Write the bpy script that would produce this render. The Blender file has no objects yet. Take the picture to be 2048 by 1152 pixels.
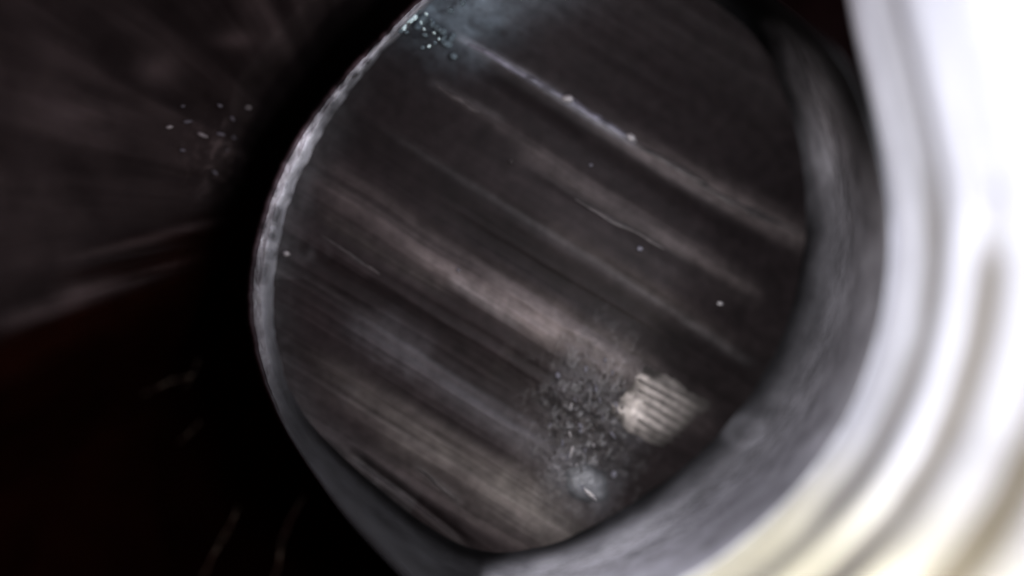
import bpy, math, random
import numpy as np
from mathutils import Vector, noise as mnoise

# ---------------------------------------------------------------- camera, world, lamps
# 1 scene unit = 1 m; all builders work in centimetres (CM) with the plate at z = 0
CM = 0.01
H = 20.0                                   # camera height above the plate, cm
scene = bpy.context.scene
C = scene.collection
cam_d = bpy.data.cameras.new('camera')
cam = bpy.data.objects.new('camera', cam_d)
C.objects.link(cam)
cam.location = (0, 0, H*CM)
cam_d.sensor_width = 36
cam_d.lens = 36*H/20.48
cam_d.clip_start = 0.002
cam_d.clip_end = 10
cam_d.dof.use_dof = True
cam_d.dof.focus_distance = (H-0.75)*CM
cam_d.dof.aperture_fstop = 2.0
scene.camera = cam

w = bpy.data.worlds.new('World')
scene.world = w
w.use_nodes = True
w.node_tree.nodes['Background'].inputs[0].default_value = (0.9, 0.25, 0.25, 1)
w.node_tree.nodes['Background'].inputs[1].default_value = 0.10

def lamp(name, loc, target, power, size, col):
    d = bpy.data.lights.new(name, 'AREA')
    d.shape = 'DISK'; d.size = size*CM; d.energy = power; d.color = col
    o = bpy.data.objects.new(name, d); C.objects.link(o)
    o.location = [c*CM for c in loc]
    v = Vector(target)-Vector(loc)
    o.rotation_euler = v.to_track_quat('-Z', 'Y').to_euler()
    return o
# the probe's diode by the lens, then three unseen lamps added for the threads
lamp('probe_fill_lamp', (-0.6, 1.4, 20.6), (-0.5, 0.5, 0), 0.078, 0.6, (1.0, 0.94, 1.0))
lamp('probe_fill_lamp', (4.2, 3.6, 11.6), (5.8, 1.8, 8.0), 0.095, 0.5, (0.97, 0.98, 1.0))  # added out of frame to blow out the upper threads
lamp('probe_fill_lamp', (3.2, -4.2, 10.6), (4.5, -3.6, 5.5), 0.06, 0.5, (1.0, 0.95, 0.80))  # added out of frame for the cream glare on the lower threads
lamp('probe_fill_lamp', (4.0, 0.4, 15.4), (5.6, -0.8, 7), 0.05, 1.0, (0.97, 0.98, 1.0))

scene.view_settings.view_transform = 'Standard'
scene.view_settings.look = 'None'
scene.view_settings.exposure = 0.0
scene.view_settings.gamma = 1.0

# ---------------------------------------------------------------- helpers
rng = np.random.RandomState(7)
random.seed(7)

def P(px, py, z):
    """a place z cm above the plate whose sight line crosses the plate's level at the measured spot"""
    k = (H-z)/H/100.0
    return ((px-1024)*k, (576-py)*k, z)

def sm(a, b, x):
    t = np.clip((np.asarray(x, float)-a)/(b-a), 0, 1)
    return t*t*(3-2*t)

TAB = rng.rand(256, 256)
def vn(x, y):
    x = np.asarray(x, float); y = np.asarray(y, float)
    xi = np.floor(x).astype(int); yi = np.floor(y).astype(int)
    fx = x-xi; fy = y-yi
    fx = fx*fx*(3-2*fx); fy = fy*fy*(3-2*fy)
    g = lambda a, b: TAB[a & 255, b & 255]
    return ((g(xi, yi)*(1-fx)+g(xi+1, yi)*fx)*(1-fy)+(g(xi, yi+1)*(1-fx)+g(xi+1, yi+1)*fx)*fy)
def fbm(x, y, o=4):
    s = 0; a = .5; t = 0
    for i in range(o):
        s = s+a*vn(x*2**i+17.3*i, y*2**i+5.1*i); t += a; a *= .55
    return s/t

def node_mat(name, dark, light, rough=.5, metallic=0.0, scale=40, attr=None, bump=.2, bscale=200,
             spec=.4, rough2=None, stretch=(1, 1, 1), rot=0.0, lo=.35, hi=.7, mid=None):
    m = bpy.data.materials.new(name); m.use_nodes = True
    nt = m.node_tree; N = nt.nodes; L = nt.links
    b = N['Principled BSDF']
    tc = N.new('ShaderNodeTexCoord'); mp = N.new('ShaderNodeMapping')
    mp.inputs['Scale'].default_value = stretch
    mp.inputs['Rotation'].default_value = (0, 0, rot)
    L.new(tc.outputs['Object'], mp.inputs[0])
    n = N.new('ShaderNodeTexNoise'); n.inputs['Scale'].default_value = scale
    n.inputs['Detail'].default_value = 6; n.inputs['Roughness'].default_value = .6
    L.new(mp.outputs[0], n.inputs['Vector'])
    r = N.new('ShaderNodeValToRGB')
    r.color_ramp.elements[0].position = lo; r.color_ramp.elements[0].color = (*dark, 1)
    r.color_ramp.elements[1].position = hi; r.color_ramp.elements[1].color = (*light, 1)
    if mid:
        e = r.color_ramp.elements.new((lo+hi)/2); e.color = (*mid, 1)
    if attr:
        a = N.new('ShaderNodeAttribute'); a.attribute_name = attr
        ad = N.new('ShaderNodeMath'); ad.operation = 'MULTIPLY_ADD'
        ad.inputs[1].default_value = .16
        L.new(n.outputs[0], ad.inputs[0])
        sb = N.new('ShaderNodeMath'); sb.operation = 'ADD'; sb.inputs[1].default_value = -.08
        L.new(a.outputs['Fac'], sb.inputs[0])
        L.new(sb.outputs[0], ad.inputs[2])
        L.new(ad.outputs[0], r.inputs[0])
    else:
        L.new(n.outputs[0], r.inputs[0])
    L.new(r.outputs[0], b.inputs['Base Color'])
    b.inputs['Metallic'].default_value = metallic
    b.inputs['Roughness'].default_value = rough
    b.inputs['Specular IOR Level'].default_value = spec
    if bump:
        n2 = N.new('ShaderNodeTexNoise'); n2.inputs['Scale'].default_value = bscale
        n2.inputs['Detail'].default_value = 5
        L.new(mp.outputs[0], n2.inputs['Vector'])
        bp = N.new('ShaderNodeBump'); bp.inputs['Strength'].default_value = bump
        bp.inputs['Distance'].default_value = .0004
        L.new(n2.outputs[0], bp.inputs['Height']); L.new(bp.outputs[0], b.inputs['Normal'])
    return m

def mesh_obj(name, V, F, mat, parent=None, smooth=True, attrs=None, data=None):
    if data is None:
        me = bpy.data.meshes.new(name)
        V = np.asarray(V, float)*CM
        me.from_pydata(V.tolist(), [], [list(map(int, f)) for f in F])
        me.update()
        if smooth:
            me.polygons.foreach_set('use_smooth', [True]*len(me.polygons))
        me.materials.append(mat)
        for k, v in (attrs or {}).items():
            at = me.attributes.new(k, 'FLOAT_COLOR' if np.ndim(v) == 2 else 'FLOAT', 'POINT')
            if np.ndim(v) == 2:
                at.data.foreach_set('color', np.asarray(v, np.float32).ravel())
            else:
                at.data.foreach_set('value', np.asarray(v, np.float32))
    else:
        me = data
    o = bpy.data.objects.new(name, me); C.objects.link(o)
    if parent: o.parent = parent
    return o

def tag(o, label=None, cat=None, group=None, kind=None):
    if label: o['label'] = label
    if cat: o['category'] = cat
    if group: o['group'] = group
    if kind: o['kind'] = kind
    return o

def thing(name, loc, label, cat, group=None):
    o = bpy.data.objects.new(name, None); C.objects.link(o)
    o.location = [c*CM for c in loc]
    o.empty_display_size = .005
    return tag(o, label, cat, group)

def child_of(o, root):
    o.parent = root
    o.matrix_parent_inverse = root.matrix_basis.inverted()

def grid_faces(nu, nv, close=False):
    a = np.arange(nu*nv).reshape(nu, nv)
    if close: a = np.vstack([a, a[:1]])
    return np.stack([a[:-1, :-1], a[1:, :-1], a[1:, 1:], a[:-1, 1:]], -1).reshape(-1, 4)

# ---------------------------------------------------------------- outlines (polar, about CX, CY)
CX, CY = 1090., 560.
def polar(pts, s=3):
    pts = np.array(pts, float)
    th = np.degrees(np.arctan2(pts[:, 1]-CY, pts[:, 0]-CX)); r = np.hypot(pts[:, 0]-CX, pts[:, 1]-CY)
    o = np.argsort(th); th = th[o]; r = r[o]
    g = np.arange(-180, 180, 1.0)
    rr = np.interp(g, np.r_[th-360, th, th+360], np.r_[r, r, r])
    k = np.exp(-.5*(np.arange(-12, 13)/s)**2); k /= k.sum()
    rr = np.convolve(np.r_[rr[-12:], rr, rr[:12]], k, 'valid')
    return lambda t: np.interp((np.asarray(t)+180) % 360-180, np.r_[g, 180], np.r_[rr, rr[0]])
INNER = polar([(548,600),(556,500),(575,420),(602,350),(642,275),(692,195),(745,130),(800,72),(850,20),(900,-30),
    (1100,-110),(1250,-80),(1400,0),(1510,90),(1572,200),(1605,330),(1612,420),(1600,530),(1575,640),(1530,740),
    (1460,840),(1380,920),(1290,985),(1200,1040),(1100,1085),(1000,1105),(930,1095),(840,1040),(760,975),(690,915),
    (625,850),(580,780),(555,700)])
OUTER = polar([(500,600),(510,500),(533,420),(568,330),(600,272),(655,196),(715,128),(780,60),(850,-8),(920,-70),
    (1100,-160),(1300,-140),(1450,-60),(1590,30),(1690,120),(1735,220),(1765,330),(1782,430),(1778,560),(1750,700),
    (1690,850),(1590,985),(1500,1070),(1390,1150),(1200,1230),(1000,1250),(870,1200),(775,1110),(700,1035),(640,955),
    (560,832),(518,720)])
THREAD = polar([(1690,850),(1590,985),(1500,1070),(1390,1150),(1200,1230),(1000,1250),(1750,700),(1778,560),(1782,430),
    (1765,330),(1735,200),(1705,80),(1685,-20),(1675,-120),(1665,-250),(1640,-420)])

A_ST = math.radians(31.5)                   # lie of the scoring on the plate
CA, SA = math.cos(A_ST), math.sin(A_ST)
def uv(px, py):                             # along / across the scoring
    return (px-CX)*CA+(py-CY)*SA, -(px-CX)*SA+(py-CY)*CA
def xy(u, v):
    return CX+u*CA-v*SA, CY+u*SA+v*CA
def plate_z(px, py):
    u, v = uv(np.asarray(px, float), np.asarray(py, float))
    return -1.1*sm(-120, -560, v)*sm(-500, 300, u)-1.0*sm(200, 560, u)-.1

# ---------------------------------------------------------------- materials
M = {}
def plate_mat():
    m = bpy.data.materials.new('scored_plate'); m.use_nodes = True
    nt = m.node_tree; N = nt.nodes; L = nt.links; b = N['Principled BSDF']
    at = N.new('ShaderNodeAttribute'); at.attribute_name = 'tone'
    tc = N.new('ShaderNodeTexCoord'); mp = N.new('ShaderNodeMapping')
    mp.vector_type = 'TEXTURE'
    mp.inputs['Rotation'].default_value = (0, 0, -A_ST); mp.inputs['Scale'].default_value = (14, 1, 1)
    L.new(tc.outputs['Object'], mp.inputs[0])
    n = N.new('ShaderNodeTexNoise'); n.inputs['Scale'].default_value = 700; n.inputs['Detail'].default_value = 5
    L.new(mp.outputs[0], n.inputs['Vector'])
    n2 = N.new('ShaderNodeTexNoise'); n2.inputs['Scale'].default_value = 420; n2.inputs['Detail'].default_value = 7
    L.new(tc.outputs['Object'], n2.inputs['Vector'])
    mr = N.new('ShaderNodeMapRange'); mr.inputs[1].default_value = .3; mr.inputs[2].default_value = .7
    mr.inputs[3].default_value = .88; mr.inputs[4].default_value = 1.12
    L.new(n.outputs[0], mr.inputs[0])
    mr2 = N.new('ShaderNodeMapRange'); mr2.inputs[1].default_value = .3; mr2.inputs[2].default_value = .7
    mr2.inputs[3].default_value = .75; mr2.inputs[4].default_value = 1.25
    L.new(n2.outputs[0], mr2.inputs[0])
    mu = N.new('ShaderNodeMath'); mu.operation = 'MULTIPLY'
    L.new(mr.outputs[0], mu.inputs[0]); L.new(mr2.outputs[0], mu.inputs[1])
    vm = N.new('ShaderNodeVectorMath'); vm.operation = 'SCALE'
    L.new(at.outputs['Color'], vm.inputs[0]); L.new(mu.outputs[0], vm.inputs['Scale'])
    L.new(vm.outputs[0], b.inputs['Base Color'])
    b.inputs['Roughness'].default_value = .55; b.inputs['Metallic'].default_value = .35
    b.inputs['Specular IOR Level'].default_value = .12
    bp = N.new('ShaderNodeBump'); bp.inputs['Strength'].default_value = .12; bp.inputs['Distance'].default_value = .0002
    L.new(n.outputs[0], bp.inputs['Height']); L.new(bp.outputs[0], b.inputs['Normal'])
    return m
M['plate'] = plate_mat()
M['body'] = node_mat('dark_iron', (.006, .005, .005), (.02, .018, .018), .7, scale=120, bump=.3)
M['rim'] = node_mat('worn_rim_metal', (.08, .08, .10), (.26, .26, .33), .5, .3, scale=260, attr=None, bump=.6, bscale=500, lo=.25, hi=.75)
M['wall'] = None
M['burr'] = node_mat('bare_metal_burr', (.06, .06, .075), (.22, .22, .28), .5, .4, scale=300, bump=.4, bscale=900)
M['burr_dim'] = node_mat('dull_metal_burr', (.02, .018, .02), (.06, .052, .055), .55, .4, scale=300, bump=.4, bscale=900)
M['worn'] = node_mat('polished_bare_metal', (.16, .14, .14), (.48, .43, .41), .45, .3, scale=260, bump=.6, bscale=700, lo=.3, hi=.68)
M['crumb'] = node_mat('pale_grit', (.10, .10, .12), (.42, .40, .42), .4, .1, scale=200, bump=.3, spec=.6)
M['crumb_dark'] = node_mat('dark_grit', (.01, .01, .013), (.05, .045, .05), .4, .1, scale=200, bump=.3)
M['crystal'] = node_mat('blue_white_crystal', (.35, .5, .55), (.75, .9, .95), .3, 0, scale=260, bump=.4, spec=.7)
M['crust'] = node_mat('pale_blue_crust', (.04, .055, .065), (.22, .30, .36), .6, 0, scale=330, bump=.8, bscale=900)
M['fibre'] = node_mat('tan_fibre', (.06, .05, .04), (.14, .12, .10), .6, 0, scale=500, bump=0)

# vertex-tone material for surfaces whose deposit and painted-in shade change over the piece
def tone_mat(name, rough, metallic, scale, bump, bscale, amp=.35):
    m = bpy.data.materials.new(name); m.use_nodes = True
    nt = m.node_tree; N = nt.nodes; L = nt.links; b = N['Principled BSDF']
    at = N.new('ShaderNodeAttribute'); at.attribute_name = 'tone'
    tc = N.new('ShaderNodeTexCoord')
    n = N.new('ShaderNodeTexNoise'); n.inputs['Scale'].default_value = scale; n.inputs['Detail'].default_value = 6
    L.new(tc.outputs['Object'], n.inputs['Vector'])
    mr = N.new('ShaderNodeMapRange'); mr.inputs[1].default_value = .3; mr.inputs[2].default_value = .7
    mr.inputs[3].default_value = 1-amp; mr.inputs[4].default_value = 1+amp
    L.new(n.outputs[0], mr.inputs[0])
    vm = N.new('ShaderNodeVectorMath'); vm.operation = 'SCALE'
    L.new(at.outputs['Color'], vm.inputs[0]); L.new(mr.outputs[0], vm.inputs['Scale'])
    L.new(vm.outputs[0], b.inputs['Base Color'])
    b.inputs['Roughness'].default_value = rough; b.inputs['Metallic'].default_value = metallic
    b.inputs['Specular IOR Level'].default_value = .3
    n2 = N.new('ShaderNodeTexNoise'); n2.inputs['Scale'].default_value = bscale; n2.inputs['Detail'].default_value = 5
    L.new(tc.outputs['Object'], n2.inputs['Vector'])
    bp = N.new('ShaderNodeBump'); bp.inputs['Strength'].default_value = bump; bp.inputs['Distance'].default_value = .0004
    L.new(n2.outputs[0], bp.inputs['Height']); L.new(bp.outputs[0], b.inputs['Normal'])
    return m
M['wall'] = tone_mat('collar_metal', .55, .1, 130, .3, 350)
M['wall'].node_tree.nodes['Principled BSDF'].inputs['Specular IOR Level'].default_value = .08
M['thread'] = tone_mat('thread_metal', .45, .1, 60, .2, 150, .1)
M['soot'] = tone_mat('sooted_chamber_metal', .8, 0, 90, .2, 260, .3)
M['soot'].node_tree.nodes['Principled BSDF'].inputs['Specular IOR Level'].default_value = 0

def rgba(col, k):
    out = np.ones((len(k), 4), np.float32); out[:, :3] = np.asarray(col)[None]*np.asarray(k)[:, None]
    return out

# ================================================================ THE SETTING: sooted chamber behind
def chamber_z(px, py):
    px = np.asarray(px, float); py = np.asarray(py, float)
    d = np.hypot(px-CX, py-CY)-OUTER(np.degrees(np.arctan2(py-CY, px-CX)))
    d = np.where(px < 1100, d+40*(fbm(px/160, py/160, 2)-.5), -50)
    z = -.2+4.2*sm(420, -250, px)-5.5*(1-sm(-60, 160, d))
    edge = 760-.56*px                           # the ledge falling away below this line
    z = z-4.0*sm(edge-10, edge+240, py)
    return z
def chamber():
    st = 5
    gx = np.arange(-500, 2500, st if False else 6.0); gy = np.arange(-500, 1700, 6.0)
    X, Y = np.meshgrid(gx, gy, indexing='ij')
    z = chamber_z(X, Y)
    # streaks run in towards the rim
    ang = np.degrees(np.arctan2(Y-425, 760-X)); rad = np.hypot(Y-425, X-760)
    s = fbm(ang/5., rad/500+3, 3); s2 = fbm(ang/1.6+40, rad/240, 3)
    dr = np.hypot(X-CX, Y-CY)-OUTER(np.degrees(np.arctan2(Y-CY, X-CX)))
    left = sm(620, 420, X)
    z = z+left*(.30*(s-.5)+.08*(s2-.5))*(1-sm(700-.56*X, 800-.56*X, Y))
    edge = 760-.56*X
    lit = 1-sm(edge-300, edge+60, Y+170*(s-.5)+60*(s2-.5))  # lit part of the wall and shade below the ledge, painted into the tone
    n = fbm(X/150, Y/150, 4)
    k = .0022+.03*sm(700, 1100, X)+np.where(X < 1000, sm(10, 150, dr+60*(n-.5)), 0)*lit*(.0085+.006*sm(300, 0, X)+.4*(.05*np.clip(s-.36, 0, 1)**1.3*2.2+.018*np.clip(n-.35, 0, 1)*2+.02*np.clip(s2-.5, 0, 1)))  # tone also darkened next to the rim as its shadow gap
    # soft pale patches; the low left ones paint highlights in
    for (x, y, a, b, g) in [(320,140,42,30,.022),(470,80,40,18,.025),(200,225,120,22,.015),(110,620,130,20,.03),
                            (330,470,120,10,.05),(360,525,60,7,.06),(60,640,60,26,.012),(190,575,80,18,.035)]:
        k = k+g*np.exp(-((X-x)/a)**2-((Y-y-(0 if y < 400 else -.24*(X-x)))/b)**2)
    k = k+.03*np.exp(-((X-440)/60)**2-((Y-310)/70)**2)*sm(.52, .7, fbm(X/9, Y/9, 3))
    kk = k.ravel()
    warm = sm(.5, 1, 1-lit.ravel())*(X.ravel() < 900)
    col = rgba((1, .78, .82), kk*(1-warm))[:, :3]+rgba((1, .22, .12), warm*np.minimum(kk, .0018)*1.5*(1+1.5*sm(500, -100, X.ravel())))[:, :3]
    col = np.c_[col, np.ones(len(col))]
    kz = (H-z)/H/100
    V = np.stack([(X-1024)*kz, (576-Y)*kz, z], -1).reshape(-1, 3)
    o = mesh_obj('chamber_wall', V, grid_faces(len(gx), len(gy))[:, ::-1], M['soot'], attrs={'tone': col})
    tag(o, 'sooted dark chamber wall with faint streaks running to the rim', kind='structure')
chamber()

# ================================================================ THE SCORED PLATE
plate = thing('scored_plate', (0, 0, -1.2), 'dark round metal plate scored with slanting parallel marks inside the pale rim', 'metal plate')

# (x0,y0,x1,y1,half width across, strength, colour, lift)
BL = (.82, .86, 1.0); PK = (1.0, .86, .88); BR = (1.0, .93, .90); GY = (.95, .93, 1.0)
STREAKS = [
 (915,70,1275,290,8,.26,BL,.03),(960,100,1700,540,16,.035,PK,.02),(1180,245,1640,490,30,.045,PK,.02),
 (1270,290,1620,490,20,.07,PK,.01),
 (860,165,1010,245,8,.05,GY,.0),(900,190,1500,560,14,.03,PK,.02),(1040,300,1520,600,26,.035,PK,.01),(1300,455,1520,590,10,.04,PK,0),
 (760,250,1500,720,9,.035,GY,.01),(1090,455,1480,700,22,.03,PK,.0),(1360,640,1500,730,8,.035,GY,0),
 (640,320,1250,720,16,.05,PK,.03),(640,370,1130,690,24,.10,PK,.03),(820,500,1110,690,16,.11,PK,.02),(960,560,1130,650,34,.07,PK,.02),
 (1000,590,1320,760,30,.075,PK,.03),(640,430,900,590,16,.045,BR,.01),(900,560,1040,655,10,.10,GY,.0),
 (1080,640,1420,850,40,.055,PK,.0),(1120,720,1300,880,90,.045,BL,.0),
 (600,540,900,760,12,.02,GY,.01),(700,640,1130,930,36,.045,BL,.01),(760,640,860,720,40,.03,BL,0),(880,760,1160,960,22,.035,BL,.0),
 (600,700,1120,1010,16,.035,BR,.02),(640,745,1160,1080,40,.055,BR,.02),(760,870,1180,1120,46,.055,BR,.02),(980,960,1170,1060,60,.06,BR,.02),
 (830,930,925,1010,8,.07,GY,.0),(700,800,900,930,30,.03,BR,0),(1100,930,1230,1010,50,.09,BL,.02),
]
TROUGHS = [(660,240,1560,800,34,.03),(900,420,1400,720,36,.05),(930,110,1560,500,18,.05),(1050,330,1500,600,12,.03),
           (700,905,930,1080,9,.10),(720,560,1000,700,30,.02),(1000,720,1110,790,46,.05)]
FACE = {}
def face_z(px, py):
    i = int(round((px-FACE['x0'])/FACE['st'])); j = int(round((py-FACE['y0'])/FACE['st']))
    a, b = FACE['z'].shape
    return float(FACE['z'][min(max(i, 0), a-1), min(max(j, 0), b-1)])
def plate_face():
    st = 2.5
    gx = np.arange(480, 1700, st); gy = np.arange(-220, 1180, st)
    X, Y = np.meshgrid(gx, gy, indexing='ij')
    u, v = uv(X, Y)
    vw = v+6*(fbm(u/220, v/120, 3)-.5)*2        # marks wander slightly
    fine = fbm(vw/3.0, u/500+9, 3); mid = fbm(vw/11.0, u/700+2, 3); wide = fbm(vw/42., u/900+5, 2)
    blot = fbm(X/70, Y/70, 5); blot2 = fbm(X/22+50, Y/22, 4)
    up = sm(-40, -180, v)
    z = plate_z(X, Y)+(.003*(fine-.5)+.022*(mid-.5)+.10*(wide-.5))*(1-.75*up)+.006*(blot2-.5)
    base = .0075+.010*np.clip(wide-.3, 0, 1)+.012*np.clip(mid-.42, 0, 1)+.010*np.clip(fine-.5, 0, 1)
    base = base*(1-.8*up)+.8*up*.0150
    base = base*(.65+.7*blot)
    col = base[..., None]*np.array([1.0, .76, .86])
    lower = sm(-150, 350, v)
    col = col*(.72+.62*lower)[..., None]
    for (x0, y0, x1, y1, hw, s, c, lift) in STREAKS:
        u0, v0 = uv(x0, y0); u1, v1 = uv(x1, y1)
        t = (u-u0)/(u1-u0)
        vc = v0+(v1-v0)*t
        L = abs(u1-u0)
        g = np.exp(-((vw-vc)/hw)**2)*sm(-.08, .10, t)*(1-sm(.86, 1.08, t))
        nn = (.35+.95*fbm(vw/(3+hw*.14), u/400+s*100, 3)+.3*(fbm(u/60+7, vw/18, 3)-.5))
        g = g*np.clip(nn, 0, 2)
        col = col+(g*s*(.50 if v0 < 60 else .48))[..., None]*np.array(c)
        z = z+lift*g*.6
    for (x0, y0, x1, y1, hw, s) in TROUGHS:
        u0, v0 = uv(x0, y0); u1, v1 = uv(x1, y1)
        t = (u-u0)/(u1-u0); vc = v0+(v1-v0)*t
        g = np.exp(-((vw-vc)/hw)**2)*sm(-.1, .15, t)*(1-sm(.85, 1.1, t))
        z = z-s*1.0*g; col = col*(1-.3*np.clip(g, 0, 1))[..., None]  # colour darkened too, including the shadow line between face and rim
    # pitted, rough area at the lower right
    pit = np.exp(-((X-1175)/95)**2-((Y-850)/140)**2)
    rough = fbm(X/9, Y/9, 4)
    z = z+pit*.10*(rough-.5); col = (col+pit[..., None]*.012)*(1+pit*1.6*(rough-.5))[..., None]
    gl = sm(.55, .72, fbm(u/10+3, v/13+8, 3))*pit*(.3+1.4*blot2)  # glints on the rough spots, painted in as paler tone
    col = col+(gl*.075)[..., None]*np.array([.9, .92, 1.0]); z = z+.03*gl
    # dried film next to the left edge; bluish haze by the crust painted in
    r = np.hypot(X-CX, Y-CY); th = np.degrees(np.arctan2(Y-CY, X-CX))
    edge = INNER(th)-r
    film = np.exp(-(np.clip(edge, 0, 999)/45)**2)*sm(-120, -170, th)+0
    film = np.where(th > 120, np.exp(-(np.clip(edge, 0, 999)/40)**2)*.45, film)
    col = col+(film*.035*(.3+1.3*blot2))[..., None]*np.array([.85, .92, 1.0])
    tl = np.exp(-((X-905)/90)**2-((Y-30)/75)**2)
    col = col+(tl*.19*(.15+1.5*blot2*blot*1.6))[..., None]*np.array([.62, .82, 1.0])
    tl = np.exp(-((X-1020)/120)**2-((Y+10)/45)**2)
    col = col+(tl*.06)[..., None]*np.array([.7, .85, 1.0])
    # dried drop rings
    for (x, y, a, b, wd, s) in [(765,705,24,20,5,.035),(830,738,20,22,5,.03),(742,650,40,26,8,.02),(640,505,16,34,5,.03),(606,490,13,36,5,.025),(690,790,22,16,6,.02)]:
        d = np.sqrt(((X-x)/a)**2+((Y-y)/b)**2)
        g = np.exp(-((d-1)*min(a, b)/wd/1.3)**2)*np.clip(fbm(X/30+9, Y/30, 3)*2.6-.9, 0, 1.3)*.42
        col = col+(g*s)[..., None]*np.array([.85, .9, 1.0]); z = z+.006*g
    FACE['z'] = z; FACE['x0'] = gx[0]; FACE['y0'] = gy[0]; FACE['st'] = st
    kz = (H-z)/H/100
    V = np.stack([(X-1024)*kz, (576-Y)*kz, z], -1).reshape(-1, 3)
    F = grid_faces(len(gx), len(gy))[:, ::-1]
    keep = (edge > -14).ravel()
    F = F[keep[F].all(1)]
    used = np.unique(F); re = -np.ones(len(V), int); re[used] = np.arange(len(used))
    c4 = np.c_[np.clip(col.reshape(-1, 3), .002, .9), np.ones(len(V))][used]
    o = mesh_obj('face', V[used], re[F], M['plate'], attrs={'tone': c4})
    child_of(o, plate)
    # body below: a real thickness
    n = 180; th = np.arange(n)*2.0
    ro = INNER(th)+10
    x = CX+ro*np.cos(np.radians(th)); y = CY+ro*np.sin(np.radians(th))
    V = []
    for (zz, f) in [(-2.1, 1), (-2.9, 1), (-3.0, .985)]:
        for i in range(n):
            p = P(CX+(x[i]-CX)*f, CY+(y[i]-CY)*f, 0); V.append((p[0], p[1], zz))
    F = [(k*n+i, k*n+(i+1) % n, (k+1)*n+(i+1) % n, (k+1)*n+i) for k in range(2) for i in range(n)]
    F += [tuple(range(n))[::-1], tuple(2*n+i for i in range(n))]
    child_of(mesh_obj('body', V, F, M['body'], smooth=False), plate)
plate_face()

# raised burrs: slender beads of bare metal along the scoring
def bead(x0, y0, x1, y1, hw, h, mat, name='score_mark', lobes=0):
    n = 60; m = 7
    V = []
    ph = random.random()*50
    for i in range(n):
        t = i/(n-1)
        e = math.sin(math.pi*min(max(t, .0), 1))**.35+.02
        w_ = hw*e*(.55+.9*float(vn(t*9+ph, 3)))
        off = 5*(float(vn(t*4+ph, 9))-.5)
        hh = h*e*(.4+1.1*float(vn(t*14+ph, 6)))
        for j in range(m):
            a = -1+2*j/(m-1)
            u0, v0 = uv(x0+(x1-x0)*t, y0+(y1-y0)*t)
            px, py = xy(u0, v0+off+a*w_)
            V.append(P(px, py, face_z(px, py)+.004+.35*hh*(1-a*a)-.012*(a*a)))
    o = mesh_obj(name, V, grid_faces(n, m), mat)
    child_of(o, plate); return o
for a in [(935,85,1140,200,6,.07,'burr'),(1120,190,1272,284,8,.09,'burr'),(1270,285,1420,370,7,.04,'burr_dim'),(1380,360,1600,470,8,.04,'burr_dim'),
          (870,170,960,225,5,.03,'burr_dim'),(1150,395,1330,500,5,.03,'burr_dim'),
          
          (835,935,915,1003,4,.05,'burr_dim'),
          (640,470,760,550,4,.02,'burr_dim'),]:
    bead(*a[:6], M[a[6]])

# bright worn patch with its ribs
def worn_patch():
    n, m = 46, 46
    V = []; TN = []
    for i in range(n):
        for j in range(m):
            a = -1+2*i/(n-1); b = -1+2*j/(m-1)
            x, y = a, b
            u0, v0 = uv(1312, 818)
            wob = 1+.30*(float(fbm(2+1.3*a+5, 2+1.3*b, 3))-.5)*2
            u = u0+x*84*wob-14*y; v = v0+y*74*wob
            px, py = xy(u, v)
            q = max(abs(x), abs(y))
            z = face_z(px, py)+.03*(1-q**2)-.03*q**6+.004+.010*(float(fbm(px/14, py/14, 3))-.5)*(1-q**4)
            V.append(P(px, py, z))
            left = float(sm(-1, -.35, x+.35*(float(fbm(v/16+3, 5, 3))-.5)*2))
            fade = left*float(sm(1, .1, x))*float(sm(1, .45, abs(y)))*(.5+1.0*float(fbm(px/16, py/16, 3)))
            fade *= 1-.55*float(sm(-.7, .1, x))*(.5+.5*math.cos((v-v0)/18*2*math.pi))
            TN.append(.022+0.25*fade+.27*fade*math.exp(-((px-1272)/30)**2-((py-830)/24)**2))
    TN = np.array(TN); o = mesh_obj('worn_patch', V, grid_faces(n, m), M['plate'], attrs={'tone': np.c_[TN[:, None]*np.array([[1, .92, .92]]), np.ones(len(TN))]})
    child_of(o, plate); o['label'] = 'pale polished patch broken into short slanting ribs'
    for k, v_ in enumerate([-54, -36, -18, 0, 18, 36, 54]):
        N_, m_ = 24, 7; V = []
        u0, v0 = uv(1308, 818)
        ua = u0+[-40, -62, -50, -30, -8, -20, -10][k]; ub = u0+[84, 96, 98, 92, 88, 80, 66][k]
        for i in range(N_):
            t = i/(N_-1); e = math.sin(math.pi*t)**.4+.02
            for j in range(m_):
                a = -1+2*j/(m_-1)
                px, py = xy(ua+(ub-ua)*t, v0+v_+a*7.5*e+2*math.sin(t*5+k))
                V.append(P(px, py, face_z(px, py)+.025-.05*t*t+.022*e*(1-a*a)-.02*a*a))
        tn = np.repeat(.025+.09*sm(1, .15, np.arange(N_)/(N_-1))*sm(0, .15, np.arange(N_)/(N_-1)), m_)
        r = mesh_obj('rib', V, grid_faces(N_, m_), M['plate'], attrs={'tone': np.c_[tn[:, None]*np.array([[1, .92, .92]]), np.ones(len(tn))]})
        r.parent = o
worn_patch()

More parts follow.
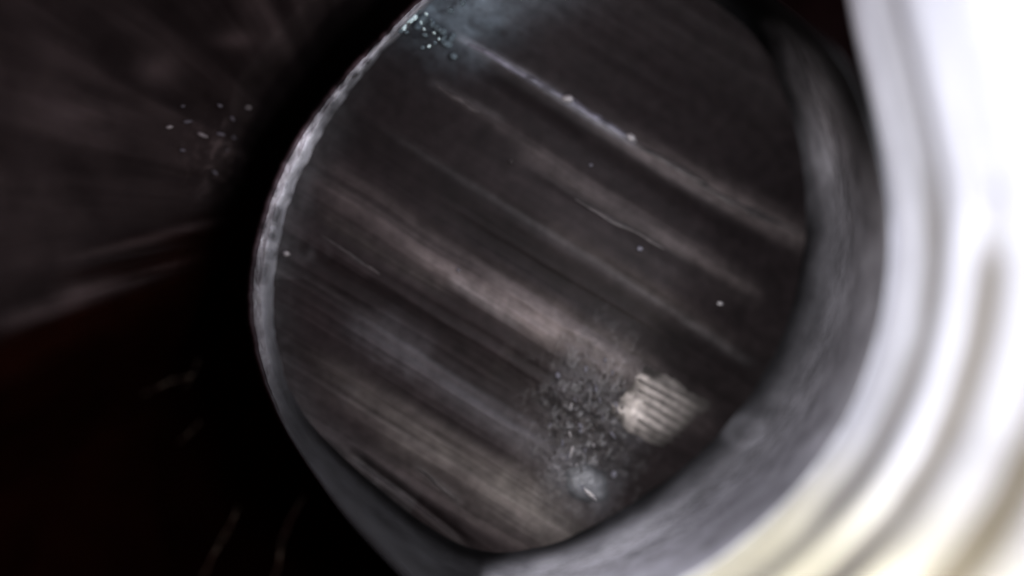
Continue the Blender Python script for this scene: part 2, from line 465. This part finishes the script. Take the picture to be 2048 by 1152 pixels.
def rock(rx, ry, rz, seed, sub=2):
    import bmesh
    bm = bmesh.new(); bmesh.ops.create_icosphere(bm, subdivisions=sub, radius=1)
    for v in bm.verts:
        n = mnoise.noise(v.co*1.6+Vector((seed*3.1, seed, 0)))
        v.co = Vector((v.co.x*rx, v.co.y*ry, v.co.z*rz))*(1+.45*n)
    V = [tuple(v.co) for v in bm.verts]; F = [[q.index for q in f.verts] for f in bm.faces]
    bm.free(); return V, F
ROCKS = {}
def rock_obj(name, px, py, z, rx, ry, rz, rot, mat, parent=None):
    """rx.. in cm"""
    key = (random.randrange(6), mat.name)
    if key not in ROCKS:
        V, F = rock(1, 1, 1, key[0]+1)
        ROCKS[key] = mesh_obj('grit', V, F, mat).data
        bpy.data.objects.remove(bpy.data.objects['grit'])
        ROCKS[key].name = 'grit'
    o = bpy.data.objects.new(name, ROCKS[key]); C.objects.link(o)
    p = P(px, py, z)
    o.location = [c*CM for c in p]; o.scale = (rx, ry, rz); o.rotation_euler = (0, 0, rot)
    if parent: child_of(o, parent)
    return o
# crumbs baked on in the pitted area
big = [(1142,812,5,8),(1140,868,4,9),(1143,903,5,12),(1136,912,3,7),(1153,930,4,5),(1172,738,6,6),(1185,868,6,5),(1187,890,4,4),
       (1180,835,8,7),(1193,848,6,9),(1200,800,4,8),(1224,868,4,13),(1240,895,4,12),(1215,900,4,9),(1243,770,6,7),(1150,800,4,4),
       (1130,795,4,4),(1225,745,5,5),(1210,720,4,4),(1165,760,4,7),(1190,770,5,5),(1205,835,4,9),(1130,845,4,8),(1125,885,4,6),
       (1160,850,4,4),(1170,900,5,6),(1200,925,5,6),(1185,790,4,9),(1215,790,4,10),(1232,810,5,6),(1100,850,4,4),(1110,905,5,5)]
for (x, y, a, b) in big:
    rock_obj('crumb', x, y, face_z(x, y)+.004, a*.0055*random.uniform(.7, 1.3), b*.0095*random.uniform(.7, 1.4), .025, random.uniform(-.3, .7), M['crumb'] if (x, y) in ((1142, 812), (1143, 903), (1153, 930), (1187, 890), (1140, 868)) else M['burr_dim' if (x+y) % 2 else 'burr'], plate)
for i in range(16):
    t = random.gauss(0, 1); s = random.gauss(0, 1)
    x = 1180+t*42; y = 850+s*66
    rock_obj('crumb', x, y, face_z(x, y)+.005, random.uniform(.02, .06), random.uniform(.03, .09), .03, random.uniform(-.6, .6),
             M[random.choice(['burr_dim', 'burr_dim', 'burr'])], plate)

# pale lump with a bright sliver near the lower edge
def lump():
    n, m = 28, 48; V = []
    for i in range(n):
        f = i/(n-1)
        for j in range(m):
            t = 2*math.pi*j/m
            wob = 1+.5*(float(fbm(3+1.2*math.cos(t), 3+1.2*math.sin(t), 3))-.5)
            px = 1176+f*56*wob*math.cos(t); py = 968+f*44*wob*math.sin(t)-.25*f*56*math.cos(t)*-1
            V.append(P(px, py, face_z(px, py)-.004+.05*(1-f*f)**1.5-.02*f**6+.03*(float(fbm(px/12, py/12, 3))-.5)))
    F = grid_faces(m, n).tolist()
    F = [(i*m+j, (i+1)*m+j, (i+1)*m+(j+1) % m, i*m+(j+1) % m) for i in range(n-1) for j in range(m)]
    tn = np.repeat(.022+.20*sm(1, .1, np.arange(n)/(n-1)), m)
    return mesh_obj('pale_lump', V, F, M['plate'], None, attrs={'tone': np.c_[tn[:, None]*np.array([[.85, .88, 1]]), np.ones(len(tn))]})
o = lump(); child_of(o, plate)
o['label'] = 'soft grey lump by the lower edge of the plate'
o = rock_obj('bright_sliver', 1180, 988, .14, .17, .045, .05, math.radians(-42), M['crumb'], plate)
o['label'] = 'short bright sliver on the grey lump'

# ================================================================ THE SLEEVE: collar and threads
sleeve = thing('threaded_sleeve', (1, 0, 0), 'bright threaded metal sleeve curving round the right of the dark plate with a grey collar', 'sleeve')
def zo(th):
    """height of the collar's outer edge round the ring"""
    t = np.asarray(th) % 360
    t = np.where(t > 300, t-360, t)
    return .35+3.65*(1-sm(95, 178, t))*1.0+.0*t
def collar():
    th = np.arange(-62, 262, .4); n = len(th)
    S = np.r_[np.linspace(0, 1, 34), 1.0, 1.0, 1.0]
    drop = np.r_[np.zeros(34), .25, .9, 2.2]
    out = np.r_[np.zeros(34), .012, .018, .018]
    T, SS = np.meshgrid(th, S, indexing='ij'); DR = np.meshgrid(th, drop, indexing='ij')[1]; OU = np.meshgrid(th, out, indexing='ij')[1]
    ri = INNER(T); ro = OUTER(T)
    leftw = sm(125, 175, T)
    ro = ro+leftw*4*(fbm(T/1.3, SS*0+4, 3)-.5)
    ri = ri+leftw*7*(fbm(T/3+30, SS*0+8, 3)-.5)
    # rounded end of the collar at the top right
    r = ri+(ro-ri)*SS+OU*700*0+OU*300
    px = CX+r*np.cos(np.radians(T)); py = CY+r*np.sin(np.radians(T))
    zi = plate_z(CX+ri*np.cos(np.radians(T)), CY+ri*np.sin(np.radians(T)))-.02
    Z = zo(T)
    up = zi+(Z-zi)*(SS**1.25)
    rise = zi+(Z+.12-zi)*np.sin(np.clip(SS*1.8, 0, 1)*math.pi/2)-.10*sm(.86, 1, SS)
    z = up*(1-leftw)+rise*leftw-DR
    z = z+.06*(1-leftw)*np.sin(SS*math.pi*3.0)*(SS > 0)*(SS < 1)
    z = z-5.0*sm(-34, -60, T+14*(SS-.5)**2)*(.25+.75*SS)
    body = (SS > .02)*(DR == 0)
    z = z+body*(leftw*(.06*(fbm(T*1.0, SS*4, 3)-.5)+.04*(np.floor(vn(T*.6, SS*2)*3)/3-.5))+(1-leftw)*.05*(fbm(T/30, SS*9, 3)-.5))
    # albedo: pale bruised metal with glints at the left, grey metal right, shade painted in
    chip = np.floor(vn(T*.55+3, SS*2.2)*4)/3
    k = leftw*(.018+.17*sm(135, 185, T))+sm(170, 195, T)*(.34*(chip-.45)+.12*(fbm(T/2.4, SS*2, 3)-.4)-.12*sm(.75, .1, SS)*0)*(1-.6*sm(228, 245, T))  # broken glints on the upper left rim painted in with the chips
    up_l = np.exp(-((T-205)/14)**2); k = k+.16*up_l
    k = k*(1-.62*np.exp(-((T-218)/4.5)**2))+.16*np.exp(-((T-209.5)/3)**2)+.09*np.exp(-((T-196)/2.5)**2)*leftw
    k = k*(1-.45*np.exp(-((T-143)/18)**2))
    kr = .015+.17*sm(-.02, .42, SS)+.19*sm(.3, 1, SS)+.04*(fbm(T/25, SS*9, 3)-.45)+.03*(fbm(T/9, SS*2, 3)-.45)  # paler outwards: light on the turning wall painted in
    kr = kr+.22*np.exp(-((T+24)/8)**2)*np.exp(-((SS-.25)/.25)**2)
    kr = kr*(.02+.98*sm(-50, -30, T+8*(fbm(T/6, SS*2, 3)-.5)+5*(SS-.3)))  # upper right end darkened, its fade into shade painted in
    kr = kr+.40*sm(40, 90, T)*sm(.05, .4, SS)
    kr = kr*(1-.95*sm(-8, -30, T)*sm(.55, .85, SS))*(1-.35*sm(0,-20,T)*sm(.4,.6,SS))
    kr = kr*(1-.94*sm(92, 104, T+6*(fbm(T/4, SS*2, 2)-.5)))+.0*T  # lower left stretch darkened, its fade into shadow painted in
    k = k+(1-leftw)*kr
    # dried ring smudge at the lower right of the collar
    d = np.hypot((px-1490)/34, (py-862)/26)
    k = k+.05*np.exp(-((d-1)/.4)**2)+.04*np.exp(-d*d)
    d = np.hypot((px-1560)/70, (py-850)/52)
    k = k+.03*np.exp(-((d-1)/.3)**2)
    k = np.clip(k, .004, .8)
    k = np.where(DR > .5, .01, k)
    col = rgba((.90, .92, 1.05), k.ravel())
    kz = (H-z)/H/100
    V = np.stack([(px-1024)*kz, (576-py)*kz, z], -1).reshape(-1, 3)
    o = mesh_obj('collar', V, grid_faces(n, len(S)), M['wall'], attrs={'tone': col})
    child_of(o, sleeve)
    o['label'] = 'grey collar, a thin pale rim at the left widening into a shaded wall at the right'
collar()

def thread(prof, warm, th0=-58, th1=100):
    """prof: (radius cm, z cm) from root to root; the sweep follows the measured outline"""
    th = np.arange(th0, th1, .8)
    # smooth the profile
    pr = np.array(prof, float); t = np.linspace(0, 1, len(pr)); tt = np.linspace(0, 1, 28)
    R = np.interp(tt, t, pr[:, 0]); Z = np.interp(tt, t, pr[:, 1])
    for _ in range(3):
        R[1:-1] = (R[:-2]+2*R[1:-1]+R[2:])/4; Z[1:-1] = (Z[:-2]+2*Z[1:-1]+Z[2:])/4
    sh = THREAD(th)/690.
    T, RR = np.meshgrid(th, R, indexing='ij'); SH, ZZ = np.meshgrid(sh, Z, indexing='ij')
    cx, cy, _ = P(CX, CY, 4.0)
    rad = RR*SH*(1+.006*(fbm(T/5, ZZ*3, 3)-.5)*2)
    zz = ZZ
    amp = np.where(ZZ < 6.3, .55-.25*sm(-5, -30, T)-.25*sm(34, 55, T), 1.25-1.15*sm(-3, -13, T))  # thread depth flattened where the glare should wash it out
    rad = (5.62+(RR-5.62)*amp)*SH*(1+.004*(fbm(T/12, ZZ*2, 3)-.5)*2)
    V = np.stack([cx+rad*np.cos(np.radians(T)), cy-rad*np.sin(np.radians(T)), zz], -1).reshape(-1, 3)
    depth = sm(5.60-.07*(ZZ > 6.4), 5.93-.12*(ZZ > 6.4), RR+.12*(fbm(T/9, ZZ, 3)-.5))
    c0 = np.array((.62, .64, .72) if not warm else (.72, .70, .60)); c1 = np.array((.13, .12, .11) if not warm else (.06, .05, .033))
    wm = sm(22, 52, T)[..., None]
    c0 = np.array((.60, .62, .72))*(1-wm)+np.array((.78, .76, .62))*wm  # cream glare of the lower threads put into the tone
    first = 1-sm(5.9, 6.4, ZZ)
    depth = depth*(first*(.85-.45*sm(-5, -25, T)-.35*sm(32, 55, T))+(1-first)*(1-.97*sm(0, -12, T)))  # shade painted in the roots, faded out where glare whitens the upper right
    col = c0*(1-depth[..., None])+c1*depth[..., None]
    col = np.c_[col.reshape(-1, 3), np.ones(col.size//3)]
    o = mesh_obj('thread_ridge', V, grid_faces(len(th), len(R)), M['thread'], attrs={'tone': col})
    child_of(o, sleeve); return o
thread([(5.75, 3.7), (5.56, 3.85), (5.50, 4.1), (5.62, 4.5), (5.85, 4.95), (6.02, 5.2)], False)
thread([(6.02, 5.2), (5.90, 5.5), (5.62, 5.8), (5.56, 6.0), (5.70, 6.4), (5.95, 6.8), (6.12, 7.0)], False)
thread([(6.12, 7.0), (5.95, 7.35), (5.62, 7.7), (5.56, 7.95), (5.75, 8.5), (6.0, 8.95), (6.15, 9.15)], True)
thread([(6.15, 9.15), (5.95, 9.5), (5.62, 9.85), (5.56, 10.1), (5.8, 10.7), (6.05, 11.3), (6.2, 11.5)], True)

# ================================================================ MINERAL CRUST on the upper left rim
crust = thing('mineral_crust', P(850, 50, .2), 'pale blue crystalline crust on the upper left of the rim', 'mineral deposit')
for i in range(16):
    t = random.gauss(0, 1); s = random.gauss(0, 1)
    x = 872+t*24+s*10; y = 62+t*14+s*18
    sz = random.uniform(.05, .12)
    o = rock_obj('crust_lump', x, y, .0, sz, sz*.8, .05, random.random()*6, M['crust'], crust)
for (x, y, s) in [(829,33,.08),(823,40,.07),(834,29,.05),(808,55,.075),(802,62,.06),(813,64,.05),(800,48,.04),(838,22,.05),(850,70,.06),(870,85,.05),(845,95,.05),(880,60,.06),(815,44,.04),(900,20,.07),(925,5,.07),(862,40,.05),(842,45,.04),(852,28,.045),(848,58,.04),(868,66,.04),(858,92,.045),(878,78,.035)]:
    rock_obj('crystal', x, y, .3, s, s*.75, .06, random.random()*6, M['crystal'] if (s > .06 and x < 850) or s in (.04, .045, .035) else M['crust'], crust)

# ================================================================ LOOSE BITS: specks and fibres
def speck(px, py, s, label, mat='crumb', on='plate', group=None, e=1.0, rot=0):
    z = face_z(px, py)+.08 if on == 'plate' else float(chamber_z(px, py))+.1
    s *= .82
    o = rock_obj('speck', px, py, z, s*e*1.15, s*.85, s*.6, rot, M[mat])
    tag(o, label, 'speck', group); return o
speck(572, 507, .075, 'pale round speck close to the left edge of the plate')
speck(1280, 497, .07, 'small grey speck in the dark groove right of the middle of the plate', 'burr')
speck(1440, 607, .06, 'tiny bright speck nearest the grey collar at the right', 'crumb')
speck(1136, 197, .10, 'bluish white bead on the long bright score mark', 'crumb', e=1.3)
speck(1262, 275, .09, 'bluish bead ending the long bright score mark', 'crumb', e=1.3, rot=-.5)
speck(1182, 330, .04, 'faint speck below the long bright score mark', 'burr')
speck(917, 540, .04, 'faint speck on the broad pale streak', 'burr')
speck(1022, 323, .05, 'dim speck in the upper middle grooves', 'burr_dim')
G = 'pale crumbs on the sooted wall left of the rim'
for (x, y, s, l) in [(497,215,.09,'brightest pale crumb, highest of those on the sooted wall'),
                     (465,237,.10,'crumb just below and left of the brightest one on the sooted wall'),
                     (405,270,.12,'elongated pale crumb low in the cluster on the sooted wall'),
                     (338,254,.12,'leftmost pale crumb on the sooted wall'),
                     (375,243,.10,'dim crumb between the leftmost one and the elongated one'),
                     (442,268,.10,'crumb right of the elongated one on the sooted wall'),
                     (440,211,.09,'dim crumb left of the brightest one on the sooted wall'),
                     (366,212,.07,'faint crumb at the upper left of the cluster'),
                     (468,275,.07,'faint crumb at the lower right of the cluster'),
                     (430,345,.10,'dull crumb below the cluster on the sooted wall'),
                     (365,300,.10,'dull crumb under the leftmost one'),
                     (455,300,.05,'tiny crumb in the dark beside the rim')]:
    speck(x, y, s*.42, l, 'crumb' if x in (497, 405, 338) else 'burr', 'wall', G, e=2.2 if 'elong' in l else 1.5, rot=random.uniform(-.8, .2))

def fibre(pts, r, label):
    pts = np.array(pts, float); n = 40
    t = np.linspace(0, 1, len(pts)); tt = np.linspace(0, 1, n)
    xs = np.interp(tt, t, pts[:, 0]); ys = np.interp(tt, t, pts[:, 1])
    for _ in range(6):
        xs[1:-1] = (xs[:-2]+2*xs[1:-1]+xs[2:])/4; ys[1:-1] = (ys[:-2]+2*ys[1:-1]+ys[2:])/4
    z = -2.2
    ctr = [Vector(P(x+3*(float(vn(i*.4, xs[0]))-.5), y, z+.3*math.sin(i*.3))) for i, (x, y) in enumerate(zip(xs, ys))]
    V = []; m = 6
    for i, c in enumerate(ctr):
        d = (ctr[min(i+1, n-1)]-ctr[max(i-1, 0)]).normalized()
        a = d.cross(Vector((0, 0, 1))).normalized(); b = d.cross(a)
        rr = r*(.35+.65*math.sin(math.pi*i/(n-1))**.5)
        for j in range(m):
            q = 2*math.pi*j/m; V.append(c+a*rr*math.cos(q)+b*rr*math.sin(q))
    F = [(i*m+j, i*m+(j+1) % m, (i+1)*m+(j+1) % m, (i+1)*m+j) for i in range(n-1) for j in range(m)]
    o = mesh_obj('fibre', V, F, M['fibre'])
    tag(o, label, 'fibre', 'thin fibres in the dark below and left of the rim')
fibre([(608,992),(580,1040),(562,1085),(558,1125),(545,1170)], .024, 'longest tan fibre hanging in the dark just outside the lower left rim')
fibre([(477,1015),(455,1060),(432,1100),(402,1160)], .024, 'slanting tan fibre at the bottom, left of the longest one')
fibre([(400,843),(385,860),(360,884)], .02, 'short slanting fibre in the dark level with the lower rim')
fibre([(440,494),(405,512),(372,522),(318,530)], .02, 'wavy fibre lying almost level beside the left rim')
fibre([(398,718),(388,742),(370,772)], .016, 'faint short fibre above the slanting one')
fibre([(385,752),(340,762),(285,790)], .018, 'faintest fibre trailing to the left in the dark')
